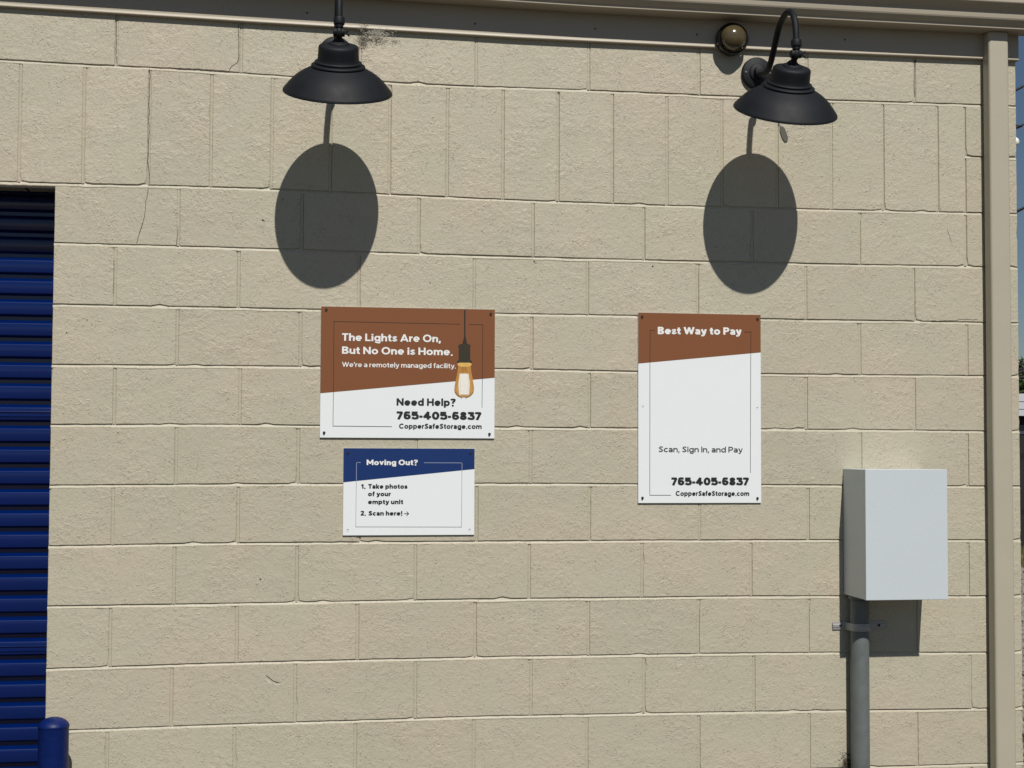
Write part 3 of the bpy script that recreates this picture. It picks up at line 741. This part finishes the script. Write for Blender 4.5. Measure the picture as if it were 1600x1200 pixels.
# --- copper sign with the bulb
z1 = lambda x, y: (500 + x / 5.582, 475 + y / 5.582)
s1 = sign([(502, 478), (774, 484), (772, 686), (499.5, 683)], 'wide copper and white sign with a light bulb picture reading The Lights Are On', [z1(5, 778), z1(1525, 643)], m_copper)
W = .0019
lines([(z1(122, 152), z1(1216, 176)), (z1(1300, 178), z1(1420, 181)), (z1(1420, 181), z1(1416, 650)), (z1(122, 152), z1(117, 766))], W, YL, 'border_line', m_lineb, s1)
lines([(z1(117, 770), z1(113, 1064)), (z1(113, 1064), z1(625, 1069)), (z1(1416, 656), z1(1413, 900))], .0016, YL, 'border_line', m_lineg, s1)
text('The Lights Are On,', z1(192, 320), z1(1055, 334), 11.7, YT, m_wprint, s1, .20)
text('But No One is Home.', z1(192, 434), z1(1158, 448), 11.5, YT, m_wprint, s1, .20)
text("We're a remotely managed facility.", z1(192, 548), z1(1185, 561), 7.7, YT, m_wprint, s1, .155)
text('Need Help?', z1(668, 884), z1(1183, 888), 11.2, YT, m_ink, s1, .215)
text('765-405-6837', z1(668, 1004), z1(1410, 1010), 12.2, YT, m_ink, s1, .25)
text('CopperSafeStorage.com', z1(690, 1085), z1(1410, 1088), 7.6, YT, m_ink, s1, .20)
screws(s1, [(55, 48), (1490, 86), (36, 1122), (1478, 1134)], z1)
pb = YL - .0002
quad([z1(1257, 50), z1(1269, 50), z1(1269, 290), z1(1257, 290)], pb, 'printed_cord', m_ink, s1)
quad([z1(1256, 286), z1(1270, 286), z1(1280, 330), z1(1282, 352), z1(1244, 352), z1(1246, 330)], pb - .0001, 'printed_cord_grip', simple('print_bronze', (.022, .016, .009), .5), s1)
m_sock = simple('print_socket', (.030, .024, .012), .5)
quad([z1(1205, 368), z1(1212, 355), z1(1238, 346), z1(1288, 346), z1(1310, 356), z1(1314, 368), z1(1310, 380), z1(1311, 488), z1(1326, 500), z1(1326, 514), z1(1196, 514), z1(1195, 500), z1(1210, 488), z1(1210, 380)], pb - .0002, 'printed_socket', m_sock, s1)
m_amber = simple('print_amber', (.50, .24, .055), .4, var=.35, vscale=60)
m_glassp = simple('print_glass_tint', (.56, .33, .12), .4, var=.5, vscale=70); m_amberd = simple('print_amber_dark', (.22, .10, .03), .4); m_pale = simple('print_pale_glow', (.84, .82, .76), .4, var=.08, vscale=120); m_yel = simple('print_yellow_glow', (.72, .45, .12), .4, var=.2, vscale=90)
gl = [(1205, 540), (1200, 590), (1188, 645), (1177, 700), (1171, 745), (1176, 772), (1194, 796), (1228, 812), (1284, 812), (1320, 796), (1339, 772), (1344, 745), (1340, 700), (1330, 645), (1320, 590), (1314, 540)]
quad([z1(*p) for p in reversed(gl)], pb - .0001, 'printed_bulb_glass', m_amber, s1)
gi = [(1216, 600), (1208, 650), (1195, 700), (1188, 745), (1196, 775), (1222, 806), (1292, 806), (1320, 775), (1328, 745), (1322, 700), (1310, 650), (1300, 600)]
quad([z1(*p) for p in reversed(gi)], pb - .0003, 'printed_bulb_inner', m_glassp, s1)
quad([z1(1196, 520), z1(1215, 512), z1(1305, 512), z1(1324, 520), z1(1318, 538), z1(1290, 548), z1(1230, 548), z1(1204, 538)], pb - .0004, 'printed_bulb_neck', m_yel, s1)
quad([z1(1218, 608), z1(1296, 608), z1(1306, 700), z1(1300, 790), z1(1214, 790), z1(1207, 700)], pb - .0005, 'printed_filament', m_pale, s1)
lines([(z1(x, 552), z1(x2, 606)) for x, x2 in ((1248, 1228), (1258, 1250), (1266, 1270), (1274, 1288))], .0009, pb - .0006, 'printed_filament_wires', m_amberd, s1)
lines([(z1(x, 612), z1(x, 778)) for x in (1222, 1292)], .0008, pb - .0007, 'printed_filament_edges', m_yel, s1)
lines([(z1(a, b), z1(c_, d)) for a, b, c_, d in ((1180, 770, 1205, 802), (1205, 802, 1240, 818), (1270, 818, 1308, 802), (1308, 802, 1334, 770))], .0014, pb - .0007, 'printed_bulb_rim', m_amberd, s1)
# --- blue sign
z2 = lambda x, y: (530 + x / 7.273, 690 + y / 7.273)
s2 = sign([(537, 699), (742, 702), (740.5, 837), (535.5, 835.5)], 'small blue and white sign reading Moving Out below the light bulb sign', [z2(52, 462), z2(1537, 312)], m_signblue)
lines([(z2(197, 237), z2(243, 237)), (z2(967, 240), z2(1397, 242)), (z2(1397, 242), z2(1395, 322)), (z2(197, 237), z2(195, 444))], .0018, YL, 'border_line', m_linel, s2)
lines([(z2(195, 450), z2(188, 968)), (z2(188, 968), z2(1390, 970)), (z2(1390, 970), z2(1395, 330))], .0013, YL, 'border_line', m_linem, s2)
text('Moving Out?', z2(312, 266), z2(893, 268), 8.4, YT, m_wprint, s2, .225)
text('1.', z2(247, 532), z2(300, 532), 6.9, YT, m_ink, s2, .225)
text('Take photos', z2(330, 532), z2(777, 533), 6.9, YT, m_ink, s2, .225)
text('of your', z2(328, 618), z2(586, 618), 6.9, YT, m_ink, s2, .225)
text('empty unit', z2(328, 708), z2(727, 708), 6.9, YT, m_ink, s2, .225)
text('2.', z2(242, 838), z2(303, 838), 6.9, YT, m_ink, s2, .225)
text('Scan here!', z2(332, 838), z2(718, 838), 6.9, YT, m_ink, s2, .225)
lines([(z2(740, 818), z2(788, 818)), (z2(768, 796), z2(790, 818)), (z2(768, 840), z2(790, 818))], .0018, YT, 'arrow', m_ink, s2)
screws(s2, [(100, 125), (1492, 128)], z2, .004)
hole(s2, [(97, 1008), (1482, 1004)], z2, .004)
# --- tall copper sign
z3 = lambda x, y: (990 + x / 3.752, 480 + y / 3.752)
s3 = sign([(998, 488), (1189, 492), (1189, 787), (996.5, 785)], 'tall copper and white sign reading Best Way to Pay', [z3(27, 330), z3(748, 265)], m_copper)
lines([(z3(97, 136), z3(122, 136)), (z3(650, 145), z3(688, 146)), (z3(688, 146), z3(687, 268)), (z3(97, 136), z3(96, 320))], .0019, YL, 'border_line', m_lineb, s3)
lines([(z3(96, 326), z3(95, 1102)), (z3(95, 1102), z3(218, 1102)), (z3(687, 273), z3(685, 970))], .0016, YL, 'border_line', m_lineg, s3)
text('Best Way to Pay', z3(142, 158), z3(633, 162), 11.5, YT, m_wprint, s3, .23)
text('Scan, Sign In, and Pay', z3(147, 848), z3(640, 851), 8.7, YT, m_lineg, s3, .145)
text('765-405-6837', z3(222, 1043), z3(678, 1043), 12.0, YT, m_ink, s3, .26)
text('CopperSafeStorage.com', z3(247, 1105), z3(678, 1105), 7.4, YT, m_ink, s3, .205)
screws(s3, [(50, 55), (726, 69), (52, 1118), (726, 1120)], z3)
hole(s3, [(55, 583), (725, 591)], z3, .0036)

# ------------------------------------------------------------------ electrical box, conduit, strap
BX0, BX1, BZ0, BZ1, BD = 2.5725, 2.876, 1.029, 1.485, .2065
eb = tag(empty('electrical_box', ((BX0 + BX1) / 2, 0, BZ0)), 'pale grey metal electrical box mounted on the wall to the left of the downspout', 'electrical box')
bm = bmesh.new(); box(bm, BX0 + .0008, BX1 - .0008, -BD + .018, -.001, BZ0 + .001, BZ1 - .001, .001, 1); bmobj('enclosure', bm, m_box, eb)
bm = bmesh.new(); box(bm, BX0, BX1, -BD, -BD + .0175, BZ0, BZ1, .0014, 2); bmobj('cover', bm, m_box, eb)
CXc, CYc, CR = 2.6165, -.039, .0335
cp = tag(empty('conduit', (CXc, CYc, 0)), 'grey galvanised conduit pipe rising to the underside of the electrical box', 'conduit pipe')
bm = bmesh.new(); tube(bm, [(CXc, CYc, -.05), (CXc, CYc, .5), (CXc, CYc, 1.0), (CXc, CYc, 1.0285)], CR, 48); bmobj('pipe', bm, m_galv, cp, smooth=True)
bm = bmesh.new(); lathe(bm, [(CR + .0005, 0), (CR + .006, .001), (CR + .006, .012), (CR + .0005, .0125)], (CXc, CYc, 1.0155), (0, 0, 1), 36); bmobj('locknut', bm, m_galv, cp, angle=40)
st = tag(empty('pipe_strap', (2.63, -.005, .917)), 'two hole metal strap holding the conduit to the wall below the electrical box', 'strap')
xs0, xs1 = 2.529, 2.734
def strap_path():
    P = [(xs0, -.0035), (CXc - CR - .016, -.0035), (CXc - CR - .008, -.006)]
    for i in range(13):
        a = PI - PI * i / 12
        P.append((CXc + (CR + .0022) * math.cos(a), CYc - (CR + .0022) * math.sin(a)))
    P += [(CXc + CR + .008, -.006), (CXc + CR + .016, -.0035), (xs1, -.0035)]
    return P
SP = strap_path(); vs, fs = [], []
zc = .9165
pf = [(-.0135, 0), (-.0132, .0012), (-.0075, .0016), (-.0050, .0036), (.0050, .0036), (.0075, .0016), (.0132, .0012), (.0135, 0)]
for i, (x, y) in enumerate(SP):
    a = SP[max(i - 1, 0)]; b = SP[min(i + 1, len(SP) - 1)]; t = Vector((b[0] - a[0], b[1] - a[1])).normalized(); nx_, ny_ = t.y, -t.x
    for dz, o_ in pf: vs.append((x + nx_ * o_, y + ny_ * o_, zc + dz))
n = len(pf)
for i in range(len(SP) - 1):
    for j in range(n - 1): a = i * n + j; fs.append((a, a + 1, a + n + 1, a + n))
for q in (0, (len(SP) - 1) * n): fs.append(tuple(range(q, q + n)))
pyobj('strap_band', vs, fs, m_strap, st)
for px in (1313.5, 1373.5):
    c = at(px, 977, -.008); bm = bmesh.new(); lathe(bm, [(.0048, -.003), (.0048, .0016), (.003, .0026), (0, .0026)], c, (0, -1, 0), 12); bmobj('anchor_screw', bm, m_screw, st)

# ------------------------------------------------------------------ bollard
bo = tag(empty('bollard', (-.158, -.145, 0)), 'short blue painted steel pipe bollard with domed cap beside the door', 'bollard')
bm = bmesh.new()
lathe(bm, [(.0475, -.02), (.0475, .30), (.0475, .648), (.0478, .6495), (.0492, .651), (.0492, .6545), (.0482, .6575), (.0450, .6635), (.038, .6705), (.028, .6765), (.015, .6805), (0, .682)], (-.158, -.145, 0), (0, 0, 1), 48)
bmobj('bollard_pipe', bm, m_bollard, bo, smooth=True)
bm = bmesh.new(); box(bm, -.26, -.056, -.24, -.05, .001, .045, .01, 2); bmobj('concrete_foot', bm, simple('concrete', (.3, .29, .27), .9, var=.2, vscale=20, bump=.002, bscale=90), bo)

# ------------------------------------------------------------------ cobweb beside left lamp and dirt by the conduit
def fibres(name, cx, cy, sx, sy, n, Y, mat, label, cat, lmin=.004, lmax=.02, wd=.0006):
    vs, fs = [], []
    for _ in range(n):
        p = at(random.gauss(cx, sx), random.gauss(cy, sy), Y + random.uniform(-.006, .004)); a = random.uniform(0, PI); l = random.uniform(lmin, lmax)
        d = Vector((math.cos(a), random.uniform(-.3, .3), math.sin(a))).normalized(); s = d.cross(Vector((0, 1, 0))).normalized() * wd * random.uniform(.5, 1.3)
        prev = None; q = p - d * l / 2
        for k in range(4):
            q = q + d * l / 4 + Vector((random.uniform(-1, 1), 0, random.uniform(-1, 1))) * l * .06
            vs += [q - s, q + s]
            if k: b = len(vs); fs.append((b - 4, b - 3, b - 1, b - 2))
    o = pyobj(name, vs, fs, mat, None)
    return tag(o, label, cat, kind=None)
m_web = simple('web_grey', (.12, .11, .09), .9); m_webl = simple('web_pale', (.42, .40, .34), .9); m_dirt = simple('brown_dirt', (.06, .035, .022), .95)
wb = tag(empty('cobweb', tuple(at(570, 55, -.02))), 'dusty tangled cobweb on the trim and wall just right of the left lamp swivel', 'cobweb')
def sub(o, parent, name):
    o.name = name
    for k_ in ('label', 'category'):
        if k_ in o: del o[k_]
    o.parent = parent; o.location = -Vector(parent.location)
sub(fibres('web_strands', 567, 62, 5.0, 5.0, 150, -.010, m_web, 'x', 'x', .004, .016, .0005), wb, 'web_strands')
sub(fibres('web_strands', 568, 41, 4.0, 4.5, 60, -.026, m_web, 'x', 'x', .004, .014, .0004), wb, 'web_strands')
sub(fibres('web_strands', 590, 53, 9.0, 4.0, 260, -.016, m_webl, 'x', 'x', .006, .02, .0004), wb, 'web_strands')
sub(fibres('web_strands', 617, 64.5, 4.5, 1.6, 28, -.004, m_web, 'x', 'x', .003, .010, .0005), wb, 'web_strands')
dt = empty('dirt_tuft', tuple(at(1323, 1190, -.01))); tag(dt, 'brown tuft of dirt and web caught between the wall and the conduit low down', 'dirt')
sub(fibres('tuft', 1323, 1194, 4.5, 9, 420, -.004, m_dirt, 'x', 'x', .003, .012, .0005), dt, 'tuft')

# ------------------------------------------------------------------ small dome on the side wall
dm = tag(empty('dome_camera', (3.27, .05, 2.72)), 'small white dome fixture poking out from the side wall past the downspout', 'fixture')
bm = bmesh.new(); lathe(bm, [(.030, 0), (.031, .012), (.028, .014)], (X_END, .06, 2.722), (1, 0, 0), 32, cap0=True, cap1=True); bmobj('base', bm, m_wprint, dm, smooth=False)
bm = bmesh.new(); bmesh.ops.create_uvsphere(bm, u_segments=24, v_segments=16, radius=.0185, matrix=Matrix.Translation((X_END + .0235, .06, 2.722))); bmobj('dome', bm, m_wprint, dm, smooth=True)
bm = bmesh.new(); tube(bm, [(X_END + .022, .06, 2.705), (X_END + .018, .055, 2.690), (X_END + .006, .05, 2.684)], .004, 10); bmobj('lead', bm, m_wprint, dm, smooth=True)

# ------------------------------------------------------------------ beyond the corner
m_wsid = simple('white_siding', (.52, .54, .58), .6, var=.04, vscale=3); m_dkw = simple('dark_stained_wall', (.012, .011, .011), .7, var=.3, vscale=4)
sh = tag(empty('outbuilding', (14, 15, 0)), 'low dark outbuilding with a white boarded fascia seen past the wall corner', 'building')
bm = bmesh.new(); box(bm, 8, 20, 15.3, 20, 0, 2.05); bmobj('wall', bm, m_dkw, sh)
for i, (a, b) in enumerate(((2.05, 2.148), (2.152, 2.262), (2.266, 2.385))):
    bm = bmesh.new(); box(bm, 7.8, 20.2, 15.0 + .01 * (2 - i), 15.06, a, b, .004, 1); bmobj('fascia_board', bm, m_wsid, sh)
bm = bmesh.new(); box(bm, 7.8, 20.2, 15.062, 20.2, 2.056, 2.38); bmobj('roof', bm, m_wsid, sh)
for i in range(5):
    x = 8.6 + i * 2.3
    bm = bmesh.new(); box(bm, x, x + 1.9, 15.24, 15.299, .06, 1.93, .01, 1); o = bmobj('bay_door', bm, m_dkw, sh)
    bm = bmesh.new(); box(bm, x + .05, x + 1.85, 15.225, 15.2395, 1.78, 1.92); bmobj('transom', bm, simple('dull_glass', (.06, .07, .09), .2) if i == 0 else bpy.data.materials['dull_glass'], o if False else sh)

m_bark = simple('bark', (.09, .07, .05), .9, var=.3, vscale=10, bump=.02, bscale=20)
m_leaf = simple('leaves', (.045, .085, .022), .6, var=.45, vscale=1.2)
def tree(x, y, h, r, label):
    t = tag(empty('tree', (x, y, 0)), label, 'tree', None)
    bm = bmesh.new(); tube(bm, catmull([(x, y, -.1), (x + .1, y, h * .25), (x - .1, y + .1, h * .5), (x, y, h * .85)], 4), [.28 - .015 * i for i in range(13)], 10)
    for k in range(7):
        a = random.uniform(0, 2 * PI); z = h * random.uniform(.25, .6); L_ = r * random.uniform(.5, .9)
        tube(bm, [(x, y, z), (x + math.cos(a) * L_ * .5, y + math.sin(a) * L_ * .5, z + L_ * .35), (x + math.cos(a) * L_, y + math.sin(a) * L_, z + L_ * .6)], [.1, .06, .02], 6)
    bmobj('trunk', bm, m_bark, t, smooth=True)
    vs, fs = [], []
    cl = []
    for _ in range(46):
        a = random.uniform(0, 2 * PI); u = random.uniform(-1, 1); q = random.random() ** .4
        cl.append((Vector((x, y, h * .62)) + Vector((math.cos(a) * math.sqrt(1 - u * u) * r, math.sin(a) * math.sqrt(1 - u * u) * r, u * h * .36)) * q, random.uniform(.35, .8)))
    for c_, rr in cl:
        for _ in range(150):
            d = Vector((random.gauss(0, 1), random.gauss(0, 1), random.gauss(0, 1))).normalized() * rr * random.random() ** .4
            p = c_ + d; s = random.uniform(.07, .13); u_ = Vector((random.gauss(0, 1), random.gauss(0, 1), random.gauss(0, 1))).normalized(); v_ = u_.orthogonal().normalized()
            b = len(vs); vs += [p - u_ * s, p + v_ * s * .6, p + u_ * s, p - v_ * s * .6]; fs.append((b, b + 1, b + 2, b + 3))
    pyobj('crown', vs, fs, m_leaf, t)
tree(22.5, 36, 4.7, 2.6, 'leafy green tree rising just above the white fascia past the wall corner')
tree(27.5, 40, 4.9, 3.2, 'broad green tree farther right behind the low outbuilding')
tree(17.0, 34, 4.2, 2.4, 'rounded green tree behind the storage building corner, left of the other trees')

# power lines
m_wire = simple('black_wire', (.01, .01, .012), .6)
pole = tag(empty('utility_pole', (15, 10, 0)), 'wooden utility pole carrying the wires to the right of the storage building', 'utility pole')
bm = bmesh.new(); tube(bm, [(15, 10, -.2), (15, 10, 5), (15, 10, 9.4)], [.15, .13, .1], 14); bmobj('shaft', bm, m_bark, pole, smooth=True)
bm = bmesh.new(); box(bm, 14.95, 15.05, 9.1, 10.9, 8.7, 8.82, .01, 1); bmobj('crossarm', bm, m_bark, pole)
WL = [([(6.6, 10, 4.7), (8.678, 10, 5.646), (8.756, 10, 5.686), (15, 10, 8.82)], .011, 'uppermost thin wire crossing the blue sky beside the corner'),
      ([(6.6, 10, 4.85), (8.673, 10, 5.227), (8.751, 10, 5.244), (15, 10, 7.6)], .009, 'second wire from the top crossing the blue sky beside the corner'),
      ([(6.6, 10, 3.4), (8.676, 10, 4.261), (8.739, 10, 4.292), (15, 10, 7.4)], .011, 'third wire from the top in the blue sky, halfway down the sky strip'),
      ([(6.6, 10, 3.0), (8.66, 10, 2.522), (8.717, 10, 2.519), (11, 10, 3.0), (15, 10, 5.6)], .008, 'thin wire just above the thick cable over the distant trees'),
      ([(6.6, 10, 3.4), (8.654, 10, 2.453), (8.715, 10, 2.432), (11, 10, 2.8), (15, 10, 5.2)], .02, 'thick black cable sagging low over the distant trees')]
for P, r_, lb in WL:
    bm = bmesh.new(); tube(bm, catmull(P, 6), r_, 8); tag(bmobj('power_line', bm, m_wire, None, smooth=True), lb, 'wire', 'wires in the sky strip')

# gravel and weeds seen past the corner
m_stone = simple('gravel_stone', (.25, .225, .195), .85, var=.5, vscale=14, bump=.004, bscale=60)
base = []
for q in range(6):
    bm = bmesh.new(); bmesh.ops.create_icosphere(bm, subdivisions=1, radius=1)
    for v in bm.verts: v.co *= random.uniform(.7, 1.15)
    base.append(([v.co.copy() for v in bm.verts], [tuple(v.index for v in f.verts) for f in bm.faces])); bm.free()
vs, fs = [], []
for i in range(5200):
    Y = .3 + 14 * random.random() ** 1.3; xc = .602 + .541 * (Y + 4.934)
    p = Vector((max(X_END + .03, xc + random.uniform(-.25, .55)), Y, 0)); s = random.uniform(.010, .030) * (1 + Y * .05)
    V, F = random.choice(base); a = random.uniform(0, 6.28); b = len(vs)
    for v in V: vs.append((p.x + s * (v.x * math.cos(a) - v.y * math.sin(a)), p.y + s * (v.x * math.sin(a) + v.y * math.cos(a)), max(-.002, s * .45 + s * v.z * .7)))
    fs += [tuple(q + b for q in f) for f in F]
tag(pyobj('gravel', vs, fs, m_stone), 'loose grey brown gravel on the ground past the wall corner', 'gravel', kind='stuff')
vs, fs = [], []
for i in range(2600):
    Y = random.uniform(12.2, 14.8); x = .602 + .541 * (Y + 4.934) + random.uniform(-.3, 1.2)
    h_ = random.uniform(.05, .2); a = random.uniform(0, 6.28); dx, dy = math.cos(a) * .012, math.sin(a) * .012; lx, ly = random.uniform(-.06, .06), random.uniform(-.06, .06)
    b = len(vs); vs += [(x - dx, Y - dy, 0), (x + dx, Y + dy, 0), (x + lx, Y + ly, h_)]; fs.append((b, b + 1, b + 2))
tag(pyobj('weeds', vs, fs, simple('dry_weeds', (.13, .12, .045), .8, var=.3, vscale=3)), 'patch of olive weeds at the foot of the distant outbuilding', 'weeds', kind='stuff')
